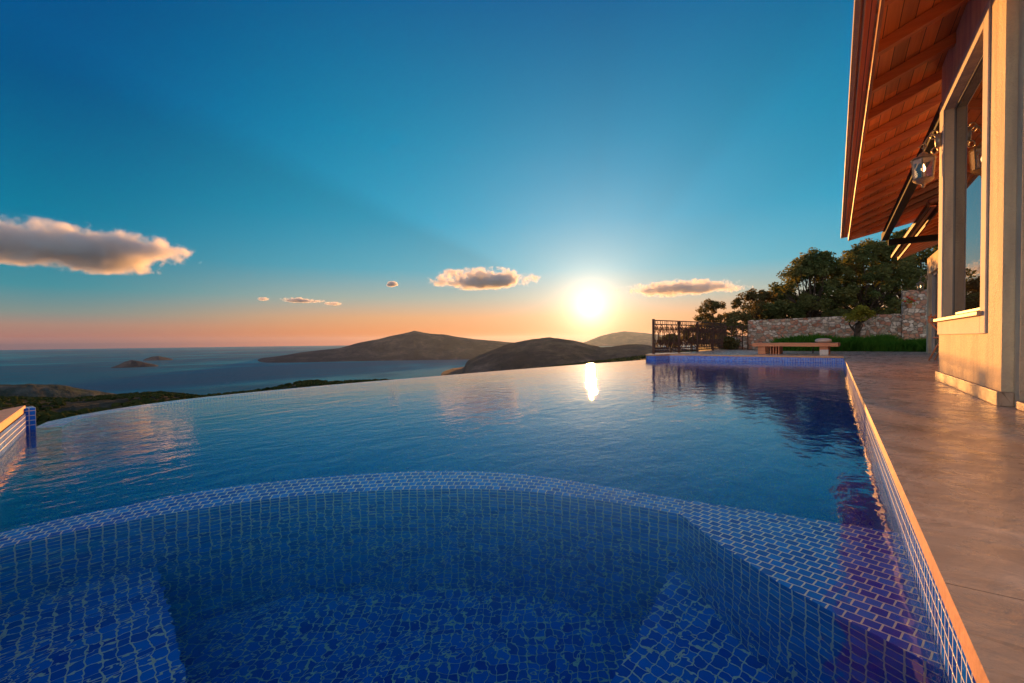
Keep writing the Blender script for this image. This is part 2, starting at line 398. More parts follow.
# water sheet
g_ = .006
wp = [(near_l[0], near_l[1]-g_), (XE+g_, near_r[1]-g_), (XE+g_, 14.05+g_), *[(p[0], p[1]+g_) for p in C2[::-1]], (C1[0], C1[1]+g_), (EDGE[-1][0], EDGE[-1][1]+g_)] + offs(EDGE, .004)[::-1]
wm = MB().poly(wp, ZW); wm.poly(wp, ZW-1.85, up=False); wm.strip(wp+[wp[0]], ZW-1.85, ZW, flip=True)
o = wm.build('pool_water', M['water']); tag(o, kind='structure')
_b = bmesh.new(); _b.from_mesh(o.data); bmesh.ops.remove_doubles(_b, verts=_b.verts, dist=1e-5); bmesh.ops.recalc_face_normals(_b, faces=_b.faces); _b.to_mesh(o.data); _b.free()

# ---------------------------------------------------------------- deck
fencepts = [(-4.72, 14.45), (-4.32, 15.9), (-4.02, 17.15), (-3.88, 18.95), (-3.78, 20.8)]
DX = XE-.005
dk = [(-5.13, .685), (DX, -.565), (DX, 14.056), *[(p[0], p[1]+.006) for p in C2[::-1]], (-4.43, 13.73), (-4.80, 13.95), (-4.88, 14.6), (-4.50, 16.0), (-4.17, 17.2), (-4.02, 19.0), (-3.9, 20.95),
      (-1.7, 19.05), (9, 18.9), (9, -4), (-3.6, -4), (-4.95, .55)]
w = MB().poly(dk, 0); o = w.build('deck', M['deck']); tag(o, kind='structure')
w = MB(); cp = dk[:8]
w.strip(cp, -.045, 0.0, flip=True); w.poly(dk, -.045, 0, up=False)
o = w.build('deck_edge', M['coping']); tag(o, kind='structure')
lc = [(-5.132, .684), (-2.0, -.055), (-2.2, -.9), (-4.80, .50), (-4.95, .551)]
w = MB().poly(lc, .004); w.strip(lc+[lc[0]], -.0, .004, flip=True); o = w.build('coping_slab', M['coping']); tag(o, kind='structure')
w = MB(); w.strip(dk[7:] + [dk[0]], -3.5, 0, flip=True); o = w.build('terrace_wall', M['stucco']); tag(o, 'cream retaining wall under the terrace edge behind the pool', 'wall')

# ---------------------------------------------------------------- house
house = empty('house', (0, 0, 0)); tag(house, 'cream stucco villa with stained timber eaves beside the pool deck', 'house')
TR = XW-.014
# bay wall: recess for the window
y0, y1 = 4.463, 6.76; wy0, wy1, wz0, wz1 = 4.98, 6.54, .70, 2.84; XR = .996
w = MB()
def bx(mb, x0, ya, za, x1, yb, zb): mb.box(x0, ya, za, x1, yb, zb)
bx(w, XW, y0, 0, 1.5, wy0, 3.4); bx(w, XW, wy1, 0, 1.5, y1, 3.4); bx(w, XW, wy0, 0, 1.5, wy1, wz0-.03); bx(w, XW, wy0, wz1, 1.5, wy1, 3.4)
w.build('bay_wall', M['stucco'], house)
w = MB(); bx(w, TR, 4.83, .50, XW-.001, wy0-.002, 2.97); bx(w, TR, wy1+.002, .50, XW-.001, y1, 2.97); bx(w, TR, wy0-.002, .50, XW-.001, wy1+.002, .635); bx(w, TR, wy0-.002, wz1, XW-.001, wy1+.002, 2.97)
w.build('window_surround', M['trim'], house, bevel=.004)
w = MB(); bx(w, XW-.026, 4.463-.03, 0, XW-.002, y1+.03, .10); bx(w, XW-.002, 4.463-.03, 0, .984, 4.461, .10); w.build('plinth', M['travertine'], house, bevel=.006)
win = MB()
bx(win, XR, wy0, wz0, XR+.05, wy0+.018, wz1); bx(win, XR, wy1-.018, wz0, XR+.05, wy1, wz1); bx(win, XR, wy0+.018, wz1-.018, XR+.05, wy1-.018, wz1); bx(win, XR, wy0+.018, wz0, XR+.05, wy1-.018, wz0+.02)
wf = win.build('window', M['frame'], house)
w = MB(); bx(w, XR+.008, wy0+.018, wz0+.02, XR+.03, wy1-.018, wz1-.018); w.build('pane', M['glass'], wf)
w = MB(); bx(w, XW-.045, 4.90, .637, 1.3, 6.78, .672); w.build('sill', M['travertine'], wf, bevel=.006)
# wall beside the bay with the garden door
w = MB(); bx(w, .985, 4.34, 0, 1.5, 4.461, 3.4); bx(w, .985, 1.0, 2.5, 1.5, 4.34, 3.4); w.build('wall', M['stucco'], house)
df = MB(); bx(df, 1.02, 4.26, 0.06, 1.09, 4.34, 2.5); bx(df, 1.02, 1.0, 0.06, 1.09, 4.26, .12)
d = df.build('door', M['doorwood'], house, bevel=.003)
w = MB(); bx(w, 1.06, 1.0, .12, 1.075, 4.26, 2.5); w.build('pane', M['glass'], d)
w = MB(); bx(w, .965, 1.0, 0, 1.3, 4.335, .055); w.build('door_step', M['travertine'], house, bevel=.008)
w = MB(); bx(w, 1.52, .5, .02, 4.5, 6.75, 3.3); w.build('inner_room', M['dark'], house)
# recessed porch wall behind the bay and second wing
w = MB(); bx(w, 2.6, 6.76, 0, 3.0, 15.2, 3.6); w.build('porch_wall', M['stucco'], house)
X2 = 2.22; Y2 = 18.2
w = MB(); bx(w, X2, Y2-.28, 0, 3.2, Y2, 2.78); bx(w, X2, 13.2, 2.30, 3.2, Y2-.28, 2.78); bx(w, X2, 13.2, 0, 3.2, 14.3, 2.3); w.build('wing_wall', M['stucco'], house)
w = MB(); bx(w, X2+.14, 14.3, 0.03, X2+.2, Y2-.28, 2.3); dd = w.build('door', M['glass'], house)
w = MB(); bx(w, X2+.08, 16.6, .03, X2+.135, 17.2, 2.27); w.build('shutter', M['doorwood'], dd)
w = MB(); bx(w, X2+.08, 17.75, .03, X2+.135, 17.92, 2.3); bx(w, X2+.08, 14.3, 2.22, X2+.134, 17.75, 2.298); w.build('frame', M['trim'], dd)

SL = math.tan(R(22.4))
def roof(x_in, z_in, ya, yb, xtop, spacing, first, fm='fascia', gm='gutter', skew=0.0):
    rf = MB(); 
    def zz(x): return z_in + .035 + (x-x_in)*SL
    th = .02
    # boards above the rafters
    zb = .09
    a, b = x_in-.01, xtop
    ybb = yb+(b-a)*skew
    rf.face([(a, ya, zz(a)+zb), (a, yb, zz(a)+zb), (b, ybb, zz(b)+zb), (b, ya, zz(b)+zb)])
    rf.face([(a, ya, zz(a)+zb+th), (b, ya, zz(b)+zb+th), (b, ybb, zz(b)+zb+th), (a, yb, zz(a)+zb+th)])
    rf.quad((a, yb, zz(a)+zb), (a, yb, zz(a)+zb+th), (b, ybb, zz(b)+zb+th), (b, ybb, zz(b)+zb))
    r = rf.build('roof', M['board'], house)
    y = first
    while y < ybb-.15:
        q = MB(); yc, yd = y, y+.075; x0 = x_in if y < yb-.08 else x_in+.03+(y+.09-yb)/max(skew, .01)
        A = [(x0+.012, yc, zz(x0)-.015), (x0+.012, yd, zz(x0)-.015), (x0+.012, yd, zz(x0)+zb-.003), (x0+.012, yc, zz(x0)+zb-.003)]
        B = [(b, yc, zz(b)-.02), (b, yd, zz(b)-.02), (b, yd, zz(b)+zb-.003), (b, yc, zz(b)+zb-.003)]
        q.quad(A[0], A[1], B[1], B[0]); q.quad(A[0], B[0], B[3], A[3]); q.quad(A[1], A[2], B[2], B[1]); q.quad(A[0], A[3], A[2], A[1])
        q.build('rafter', M['rafter'], r); y += spacing
    q = MB(); bx(q, x_in-.018, ya, z_in, x_in+.01, yb+.01, z_in+.15); q.build('fascia', M[fm], r, bevel=.004)
    q = MB(); bx(q, x_in+.012, yb-.03, z_in+.02, x_in+.04, yb, z_in+.06)
    # sloping barge board at the far end
    q.quad((x_in, yb+.012, zz(x_in)-.03), (b, ybb+.012, zz(b)-.03), (b, ybb+.012, zz(b)+zb+.03), (x_in, yb+.012, zz(x_in)+zb+.03))
    q.quad((x_in, yb-.01, zz(x_in)-.03), (x_in, yb-.01, zz(x_in)+zb+.03), (b, ybb-.01, zz(b)+zb+.03), (b, ybb-.01, zz(b)-.03))
    q.quad((x_in, yb-.01, zz(x_in)-.03), (b, ybb-.01, zz(b)-.03), (b, ybb+.012, zz(b)-.03), (x_in, yb+.012, zz(x_in)-.03))
    q.build('barge_board', M['fascia'], r)
    # overhang: boards, gutter lips, tile edge
    q = MB(); bx(q, x_in-.13, ya, z_in+.105, x_in-.03, yb+.02, z_in+.125); q.build('eave_board', M['board'], r)
    q = MB(); bx(q, x_in-.175, ya, z_in+.09, x_in-.131, yb+.02, z_in+.17); bx(q, x_in-.115, ya, z_in+.085, x_in-.10, yb+.02, z_in+.104); q.build('gutter', M[gm], r, bevel=.005)
    q = MB(); n = int((yb-ya)/.20)
    for i in range(n):
        yc = ya+(i+.5)*(yb-ya)/n
        pts = [Vector((x_in-.12, yc, z_in+.205)), Vector((xtop, yc, z_in+.205+(xtop-x_in+.12)*SL))]
        q.tube(pts, .06, 8)
    q.build('roof_tiles', M['rooftile'], r, smooth=True)
    return r
roof(.285, 3.0, 1.2, 14.9, 2.65, .77, 1.43, skew=1.15)
roof(1.62, 2.90, 12.0, 18.9, 3.6, .62, 12.3, 'fascia2', 'gutter2')
w = MB(); bx(w, .925, 6.80, 2.86, 1.05, 14.6, 3.03); w.build('porch_beam', M['darkbeam'], house, bevel=.006)
w = MB(); bx(w, 1.05, 14.42, 2.72, 2.66, 14.55, 2.86); w.build('tie_beam', M['darkbeam'], house, bevel=.006)

# ---------------------------------------------------------------- lanterns
def lantern(loc, s, label, ax=-.16):
    o = empty('wall_lantern', loc); tag(o, label, 'lantern', 'hanging brass wall lanterns')
    # local: wall at x=0, arm reaches -x
    b = MB(); b.lathe((-.012, 0, .16), [(0, -.07), (.03, -.06), (.035, 0), (.03, .06), (0, .07)], 10)
    sp_ = [(-.01+(ax+.01)*k/14, 0, .14+.085*sin(pi*k/14)) for k in range(15)]
    b.tube(sp_, .008, 6); b.tube([(ax-.03*cos(q)*(1-q/9), 0, .12+.035*sin(q)*(1-q/9)) for q in np.linspace(0, 6, 16)], .006, 5)
    b.tube([(-.02-.035*(1-cos(q))*(1-q/9), 0, .06+.045*sin(q)*(1-q/9)) for q in np.linspace(0, 6.2, 16)], .006, 5)
    b.tube([(-.02-.03*(1-cos(q)), 0, .22+.04*sin(q)) for q in np.linspace(0, 5, 14)], .006, 5)
    b.tube([(ax, 0, .165), (ax, 0, .065)], .005, 5)
    x = [(v[0]*s, v[1]*s, v[2]*s) for v in b.v]; b.v = x; b.build('bracket', M['brass'], o, smooth=True)
    c = (ax, 0, 0)
    b = MB(); n = 6
    def ring(r, z): return [(c[0]+r*cos(2*pi*k/n+.3), r*sin(2*pi*k/n+.3), z) for k in range(n)]
    r0, r1 = ring(.092, .0), ring(.078, -.19)
    for k in range(n):
        b.tube([r0[k], r1[k]], .006, 5); b.tube([r0[k], r0[(k+1) % n]], .008, 5); b.tube([r1[k], r1[(k+1) % n]], .008, 5)
    b.lathe(c, [(.102, 0), (.085, .018), (.045, .035), (.028, .06), (.012, .072)], 12)
    b.lathe(c, [(.082, -.193), (.06, -.215), (.022, -.235), (.012, -.25), (.016, -.262), (.002, -.275)], 12)
    b.v = [(v[0]*s, v[1]*s, v[2]*s) for v in b.v]; b.build('cage', M['brass'], o)
    b = MB()
    for k in range(n): b.face([r0[k], r0[(k+1) % n], r1[(k+1) % n], r1[k]])
    b.v = [(v[0]*s, v[1]*s, v[2]*s) for v in b.v]; b.build('glass', M['lglass'], o)
    b = MB(); b.lathe(c, [(.006, -.12), (.015, -.105), (.018, -.085), (.010, -.06), (.002, -.04)], 10)
    b.v = [(v[0]*s, v[1]*s, v[2]*s) for v in b.v]; b.build('bulb', M['bulb'], o, smooth=True)
    b = MB(); b.lathe(c, [(.012, -.20), (.012, -.12)], 8); b.v = [(v[0]*s, v[1]*s, v[2]*s) for v in b.v]; b.build('candle', M['cushion'], o)
    return o
lantern((TR+.001, 6.66, 2.40), 1.12, 'large brass lantern on a scrolled bracket beside the tall bay window', -.125)
lantern((X2+.0, 18.08, 2.05), 1.0, 'small lit lantern on the far wing wall near the stone pier')

# ---------------------------------------------------------------- chair behind the bay
ch = empty('bistro_chair', (1.80, 12.3, 0), R(-20)); tag(ch, 'bistro chair with curved wooden back by the far glass door', 'chair')
for sx in (-1, 1):
    w = MB(); w.tube([(-.22, .2*sx, 0), (-.10, .19*sx, .3), (.02, .18*sx, .46), (-.12, .18*sx, .62), (-.24, .17*sx, .80), (-.2, .15*sx, .92)], [.014, .015, .017, .017, .016, .013], 8); w.build('back_leg', M['bedwood'], ch, smooth=True)
    w = MB(); w.tube([(.25, .2*sx, 0), (.1, .19*sx, .22), (-.1, .18*sx, .45)], .015, 8); w.build('front_leg', M['iron'], ch, smooth=True)
w = MB(); w.box(-.16, -.2, .44, .24, .2, .47); w.build('seat', M['bedwood'], ch, bevel=.01)
w = MB()
for z, x in ((.66, -.14), (.76, -.215), (.87, -.225)): w.tube([(x-.03*cos(q), .17*sin(q), z) for q in np.linspace(-1.5, 1.5, 9)], .02, 6)
w.build('backrest', M['bedwood'], ch, smooth=True)

# ---------------------------------------------------------------- daybed with towel
bd = empty('daybed', (-.95, 15.75, 0), R(-4)); tag(bd, 'low wooden platform daybed at the far end of the pool', 'daybed')
w = MB()
for k in range(7): w.box(-1.05, -.42+.12*k, .285, 1.05, -.42+.12*k+.11, .325)
w.build('platform', M['bedwood'], bd, bevel=.006)
w = MB(); w.box(-1.05, -.45, .225, 1.05, -.425, .322); w.box(-1.05, .425, .225, 1.05, .45, .322); w.box(-1.05, -.424, .225, -1.02, .424, .283); w.box(1.02, -.424, .225, 1.05, .424, .283); w.build('rail', M['bedwood'], bd)
for sx, sy in ((-.82, -.3), (.72, -.3), (-.82, .3), (.72, .3)):
    w = MB(); w.box(sx-.10, sy-.05, 0, sx+.10, sy+.05, .224); w.build('leg', M['bedwood'], bd, bevel=.005)
w = MB()
for k in range(4): w.box(-.60+.07*k, -.32, .0, -.575+.07*k, .3, .224)
w.build('support_slats', M['bedwood'], bd)
w = MB()
for i in range(10):
    a = i/9; 
pts = [(-.2+.04*k, 0, 0) for k in range(11)]
w.tube([(p[0], 0, .0) for p in pts], [.03, .065, .08, .085, .09, .085, .09, .085, .08, .065, .03], 10)
w.v = [(v[0], v[1]*1.5+.01*sin(v[0]*60), v[2]*.8) for v in w.v]
pc = bd.matrix_basis @ Vector((.68, .02, .385))
o = w.build('towel', M['cushion'], smooth=True); o.location = pc; tag(o, 'pale rolled towel lying on the right end of the daybed', 'towel')
stl = empty('stool', (-.42, 16.75, 0)); tag(stl, 'small dark stool half hidden behind the low daybed', 'stool')
w = MB(); w.box(-.16, -.13, .235, .16, .13, .26); w.build('seat', M['iron'], stl)
for a, b in ((-1, -1), (1, -1), (-1, 1), (1, 1)):
    w = MB(); w.tube([(.13*a, .1*b, 0), (.12*a, .1*b, .235)], .014, 6); w.build('leg', M['iron'], stl)
w = MB(); w.box(-.10, -.08, 0, .10, .08, .14); o = w.build('stone_block', M['white'], bevel=.012); o.location = (-.24, 15.12, 0); tag(o, 'small white stone block on the deck before the right daybed leg', 'stone block')

# ---------------------------------------------------------------- wrought iron fence
fence = empty('iron_fence', (-4.72, 14.45, 0)); tag(fence, 'rusty wrought iron fence with scrollwork panels along the terrace edge', 'fence')
FL = Vector((4.72, -14.45, 0))
def fb(mb, name): 
    o = mb.build(name, M['iron'], fence, smooth=False); o.location = FL; return o
fp = fencepts
FH = 1.08
for i, p in enumerate(fp):
    w = MB(); w.box(p[0]-.035, p[1]-.03, 0, p[0]+.035, p[1]+.03, FH+(.03 if i == 0 else 0)); fb(w, 'post')
for a, b in zip(fp[:-1], fp[1:]):
    A = Vector((*a, 0)); B = Vector((*b, 0)); D = (B-A); Lx = D.length; D /= Lx
    def q(s, z): return A+D*s+Vector((0, 0, z))
    w = MB()
    for z in (.07, .17, FH-.14, FH-.01): w.tube([q(.03, z), q(Lx-.03, z)], .016, 4)
    nb = max(3, int(Lx/.12)); 
    for k in range(1, nb): w.tube([q(Lx*k/nb, .07), q(Lx*k/nb, FH-.01)], .007, 4)
    nc = max(2, int(Lx/.30))
    for k in range(nc):
        s = Lx*(k+.5)/nc; hw = Lx/nc*.47
        for sg in (-1, 1):
            for zc, up in ((.36, 1), (.76, -1)):
                pts = []
                for a_ in np.linspace(0, 2*pi*1.45, 22):
                    r = hw*.5*(1-a_/12.5); pts.append(q(s+sg*(hw*.5-r*cos(a_)*1.0), zc+up*r*1.7*sin(a_)*-1))
                w.tube(pts, .012, 4)
            w.tube([q(s+sg*hw*sin(pi*u), .17+(FH-.31)*u) for u in np.linspace(0, 1, 12)], .011, 4)
        w.tube([q(s+hw*.45*cos(a_), FH-.075+.055*sin(a_)) for a_ in np.linspace(0, 2*pi, 12)][:-1], .006, 4, closed=True)
        w.tube([q(s+hw*.4*cos(a_), .12+.045*sin(a_)) for a_ in np.linspace(0, 2*pi, 12)][:-1], .006, 4, closed=True)
    fb(w, 'panel')
rail = empty('iron_railing', (-3.85, 21.5, 0)); tag(rail, 'plain dark iron railing in front of the stone wall end', 'railing')
for k in range(5):
    w = MB(); w.box(-.02+.21*k-.0, -.02, .0, .02+.21*k, .02, 1.0 if k < 4 else 1.0); w.build('post', M['iron'], rail)
w = MB()
for z in (.98, .55): w.tube([(0, 0, z), (.84, 0, z)], .014, 5)
for k in range(13): w.tube([(.07*k, 0, .55), (.07*k, 0, .98)], .006, 4)
w.build('rail', M['iron'], rail)

# ---------------------------------------------------------------- garden, stone walls
w = MB(); gpl = [(-4.15, 20.9), (-3.95, 20.95), (-1.75, 19.06), (14, 18.9), (14, 60), (-14, 60), (-8.0, 34), (-5.2, 24)]; w.poly(gpl, -.02); w.strip(gpl+[gpl[0]], -12, -.02, flip=True); o = w.build('garden_ground', M['garden']); tag(o, kind='structure')
def stone_wall(name, x0, x1, yy, z1, label, z0=-.1, th=.4, zl=None):
    w = MB(); nx = int((x1-x0)/.07); nz = int((z1-z0)/.07)
    def top(x): return z1 if zl is None else zl+(z1-zl)*(x-x0)/(x1-x0)
    def pt(i, j, back=0):
        x = x0+(x1-x0)*i/nx; z = z0+(top(x)-z0)*j/nz
        d = .05*noise.noise(Vector((x*5, z*7, yy))) if not back else 0
        zz_ = z+(.02*noise.noise(Vector((x*6, 3, yy))) if j == nz else 0)
        return (x, yy-d+(th if back else 0), zz_)
    for i in range(nx):
        for j in range(nz): w.face([pt(i, j), pt(i+1, j), pt(i+1, j+1), pt(i, j+1)])
        w.face([pt(i, nz), pt(i+1, nz), pt(i+1, nz, 1), pt(i, nz, 1)])
        w.face([pt(i+1, 0, 1), pt(i, 0, 1), pt(i, nz, 1), pt(i+1, nz, 1)])
    for j in range(nz):
        w.face([pt(0, j, 1), pt(0, j), pt(0, j+1), pt(0, j+1, 1)]); w.face([pt(nx, j), pt(nx, j, 1), pt(nx, j+1, 1), pt(nx, j+1)])
    o = w.build(name, M['stone'], smooth=False); tag(o, label, 'stone wall'); return o
stone_wall('stone_wall', -3.08, 2.0, 22.0, 1.33, 'long rubble stone garden wall behind the daybed', zl=1.24)
stone_wall('stone_wall', -3.95, -3.10, 21.9, .56, 'short low rubble wall stub left of the long garden wall')
stone_wall('stone_pier', 2.01, 3.6, 21.9, 2.16, 'tall rubble stone pier beside the far house corner')
# geranium on the pier
gp = empty('geranium', (2.18, 21.72, 1.63)); tag(gp, 'red geranium in a terracotta pot fixed on the stone pier', 'potted plant')
w = MB(); w.lathe((0, 0, -.12), [(.06, 0), (.085, .12), (.095, .13), (.095, .15)], 12); w.build('pot', M['terracotta'], gp)
w = MB(); w2 = MB(); w3 = MB()
for k in range(90):
    c = Vector((random.gauss(0, .10), random.gauss(0, .05)-.03, random.gauss(.12, .07))); a = Vector((random.gauss(0,1),random.gauss(0,1),random.gauss(0,1))).normalized(); b = a.orthogonal().normalized(); s = .035
    w.face([c-a*s, c+b*s*.7, c+a*s, c-b*s*.7], [(k*.013, .3)]*4)
for k in range(5):
    c = Vector((-.13+.065*k, -.08-.02*(k % 2), .15+.05*((k*3) % 4)-.03)); w2 = MB(); w2.lathe(c, [(.01, -.03), (.04, -.01), (.045, .01), (.025, .035), (.004, .04)], 8); w2.build('flower', M['flower'], gp, smooth=True)
w.build('leaves', M['leaf3'], gp)

# grass / ground cover
def tufts(name, n, x0, x1, ya, yb, hmin, hmax, mt, label, zb=0):
    w = MB()
    for k in range(n):
        x = random.uniform(x0, x1); y = random.uniform(ya, yb); h = random.uniform(hmin, hmax)*(.8+.9*noise.noise(Vector((x*1.2, y*1.2, 2))))
        an = random.uniform(0, pi); dx, dy = cos(an)*.02, sin(an)*.02; lx, ly = random.gauss(0, .3)*h, random.gauss(0, .3)*h
        u = (k*.0137 % 7, .5)
        w.face([(x-dx, y-dy, zb), (x+dx, y+dy, zb), (x+lx*.5+dx*.8, y+ly*.5+dy*.8, zb+h*.6), (x+lx, y+ly, zb+h), (x+lx*.5-dx*.8, y+ly*.5-dy*.8, zb+h*.6)], [u]*5)
    o = w.build(name, mt); tag(o, label, None, None, 'stuff'); o['category'] = 'grass'; return o
tufts('grass', 30000, -1.9, 3.1, 19.1, 21.8, .28, .52, M['grass'], 'dense green ground cover in the bed before the stone wall')

# ---------------------------------------------------------------- trees
def leaves(w, c, n, rad, size, flat=1):
    for k in range(n):
        v = Vector((random.gauss(0, 1), random.gauss(0, 1), random.gauss(0, 1))); v = v.normalized()*rad*random.random()**.45; v.z *= flat
        p = c+v; a = Vector((random.gauss(0, 1), random.gauss(0, 1), random.gauss(0, .6))).normalized(); b = a.cross(Vector((random.gauss(0, 1), random.gauss(0, 1), random.gauss(0, 1)))).normalized()
        s = size*random.uniform(.6, 1.3); u = (random.random()*9, random.random()*9)
        w.face([p-a*s, p+b*s*.45, p+a*s, p-b*s*.45], [u]*4)
def tree(name, label, base, height, spread, mt, nclump, nleaf, size, seed, lean=0, trunk_h=.35, tr=.13, cr=.5, group=None, cat='tree', low=.28):
    random.seed(seed); o = empty(name, base); tag(o, label, cat, group)
    tk = MB(); cw = MB(); H_ = height
    forks = 3
    tp = [Vector((0, 0, -.3))]
    for k in range(1, 6): tp.append(Vector((lean*H_*trunk_h*k/5+random.gauss(0, .04)*H_*.1, random.gauss(0, .04)*H_*.1, H_*trunk_h*k/5)))
    tk.tube(tp, [tr*(1.25-.09*k) for k in range(6)], 8)
    top = tp[-1]; ends = []
    # clumps in an irregular crown
    nb = 8
    for k in range(nclump):
        an = random.uniform(0, 2*pi); rr = spread*math.sqrt(random.random()); zz_ = random.uniform(low, 1)**.85
        prof = math.sin(min(1, max(.12, (1.12-zz_)/.62))*pi/2)
        c = Vector((rr*cos(an)*prof+lean*H_*zz_, rr*sin(an)*prof, H_*zz_*(.93+.12*noise.noise(Vector((cos(an)*1.7, sin(an)*1.7, seed))))))
        ends.append(c)
    for k, c in enumerate(ends):
        if k % 3 == 0:
            st = tp[random.choice((3, 4, 5))]; mid = st.lerp(c, .5)+Vector((random.gauss(0, .15), random.gauss(0, .15), -.08*H_*.2))
            tk.tube([st, st.lerp(mid, .5)+Vector((0, 0, -.03)), mid, c], [tr*.5, tr*.36, tr*.24, tr*.08], 5)
        leaves(cw, c, nleaf, cr*random.uniform(.55, 1.15), size, .75)
    tk.build('trunk', M['bark'], o, smooth=True); cw.build('crown', mt, o)
    return o
G = 'trees beyond the stone wall'
def tb(px, Y): p = on_y(px, 340, Y); return (p.x, Y, 0)
tree('evergreen_tree', 'tall spreading evergreen rising behind the middle of the stone wall', tb(812, 28), 5.0, 2.1, M['leaf'], 190, 110, .08, 21, group=G, cr=.36, low=.22)
tree('evergreen_tree', 'broad dark evergreen partly under the house eave', tb(866, 29), 5.3, 2.5, M['leaf'], 220, 110, .08, 22, lean=-.03, group=G, cr=.38, low=.2)
tree('evergreen_tree', 'dark evergreen tree right behind the tall stone pier', tb(915, 31), 6.0, 2.9, M['leaf'], 210, 110, .085, 23, lean=-.05, group=G, cr=.42, low=.2)
tree('olive_tree', 'rounded medium olive tree behind the left end of the wall', tb(757, 29), 3.25, 1.6, M['leaf2'], 120, 100, .07, 24, group=G, cr=.29, low=.2)
tree('olive_tree', 'thin low olive tree behind the fence, leftmost of the row', tb(713, 30), 2.9, 1.4, M['leaf2'], 90, 80, .065, 25, group=G, cr=.26, low=.2)
tree('evergreen_tree', 'small dark evergreen between the tall tree and the olive', tb(782, 31), 3.6, 1.5, M['leaf'], 110, 100, .075, 26, group=G, cr=.33, low=.2)
tree('lemon_tree', 'small yellow green tree standing right before the stone wall', (on_y(856, 340, 21.2).x, 21.2, 0), 1.62, .62, M['leaf3'], 22, 75, .05, 31, lean=.06, trunk_h=.62, tr=.10, cr=.19, low=.74)
for k, (px, Y, h, s_, lb) in enumerate(((692, 25, 1.05, .8, 'low reddish bush seen through the middle fence panel'), (712, 25.5, 1.3, .8, 'bushy shrub seen through the far fence panel'),
                             (671, 23, .62, .55, 'low shrub seen through the first fence panel'), (735, 25, 1.9, 1.0, 'shrub above the low wall stub'), (728, 20.9, .45, .3, 'small green plant at the foot of the low stone stub'))):
    tree('shrub', lb, tb(px, Y), h, s_, M['leaf2'], 26, 130, .055, 40+k, group='shrubs behind the fence', cat='shrub', tr=.04, cr=.28, low=.15)

# ---------------------------------------------------------------- land and sea
def azr(px, py):                       # azimuth / tangent of elevation for a direction
    d = ray(px, py); return math.atan2(d.x, d.y), d.z/math.hypot(d.x, d.y)
def ridge(name, prof, Rc, wf, wb, foot, mt, nr=60, na=260, rough=.04, seed=0, label=None, back=None, kind='structure', nscale=1.0, jag=0):
    A = [azr(*p) for p in prof]; az = np.array([a for a, e in A]); el = np.array([e for a, e in A])
    ph = np.linspace(az.min(), az.max(), na); pe = np.interp(ph, az, el)
    k = 1; ker = np.ones(2*k+1)/(2*k+1); pe = np.convolve(np.pad(pe, k, 'edge'), ker, 'valid')
    Rf = Rc if callable(Rc) else (lambda a: Rc)
    V = []; Fc = []
    for i, a in enumerate(ph):
        rc = Rf(a); zc = CAMZ+pe[i]*rc; ft = foot(a) if callable(foot) else foot
        for j in range(nr):
            u = j/(nr-1)*2-1       # -1 front foot, 0 crest, 1 back foot
            r = rc+(wf if u < 0 else wb)*u
            s = 1-abs(u); s = s*s*(3-2*s)*.55+s*.45
            z = ft+(zc-ft)*s
            x, y = r*sin(a), r*cos(a)
            amp = (zc-ft)*rough*min(1, (1-s)*3)*min(1, s*4)
            z += amp*3*noise.fractal(Vector((x/rc*6*nscale+seed, y/rc*6*nscale, seed)), .9, 2.1, 6)
            z += (zc-ft)*.045*(abs(noise.fractal(Vector((x/rc*22, y/rc*22, seed+5)), .8, 2.2, 5))*-1.4+.25)*min(1, s*5)*min(1, .35+(1-s)*2.5)
            if jag: z += jag*noise.noise(Vector((x*.05, y*.05, seed)))*s
            V.append((x, y, z))
    for i in range(na-1):
        for j in range(nr-1):
            a = i*nr+j; Fc.append((a, a+1, a+nr+1, a+nr))
    me = bpy.data.meshes.new(name); me.from_pydata(V, [], Fc); me.materials.append(mt); me.polygons.foreach_set('use_smooth', [True]*len(Fc))
    bm = bmesh.new(); bm.from_mesh(me); bmesh.ops.recalc_face_normals(bm, faces=bm.faces)
    bm.faces.ensure_lookup_table()
    if sum(f.normal.z for f in bm.faces) < 0: bmesh.ops.reverse_faces(bm, faces=bm.faces)
    bm.to_mesh(me); bm.free()
    o = bpy.data.objects.new(name, me); COL.objects.link(o); tag(o, label, None, None, kind); return o
# near slope that falls away from the terrace down to the shore
crest = [(-420, 399), (-200, 399), (0, 398), (68, 399.5), (109, 396.6), (133, 394.6), (160, 393), (200, 396.6), (249, 392), (275, 388), (298, 382.5), (317, 381), (333, 382), (356, 381.2), (384, 380.2), (400, 382), (407, 384), (414, 388), (440, 384), (470, 377), (520, 371), (580, 364), (640, 357), (700, 351), (780, 349), (850, 352), (950, 358), (1100, 365)]
A = [azr(*p) for p in crest]; caz = np.array([a for a, e in A]); cel = np.array([e for a, e in A])
na, nr = 620, 120; ph = np.linspace(caz.min(), caz.max(), na); rs = 9*np.exp(np.linspace(0, math.log(1500/9), nr)); V = []; Fc = []
SLP = {}
RC = 620.0
def slope_z(a, r):
    pe = float(np.interp(a, caz, cel)); zc = CAMZ+pe*RC
    x, y = r*sin(a), r*cos(a)
    if r <= RC:
        t_ = (math.log(r)-math.log(9))/(math.log(RC)-math.log(9)); tn = -.42*(1-t_)**1.3+pe*(1-(1-t_)**1.3)
        z = CAMZ+tn*r-(2.6*max(0, 1-r/60))
        nz = noise.fractal(Vector((x/90, y/90, 3)), .9, 2.1, 5)*r*.014*min(1, (RC-r)/250+.02)*min(1, r/60)
        return z+nz
    u = min(1, (r-RC)/430); return zc+(SEA-6-zc)*u**1.15
for a in ph:
    for r in rs: V.append((r*sin(a), r*cos(a), slope_z(float(a), float(r))))
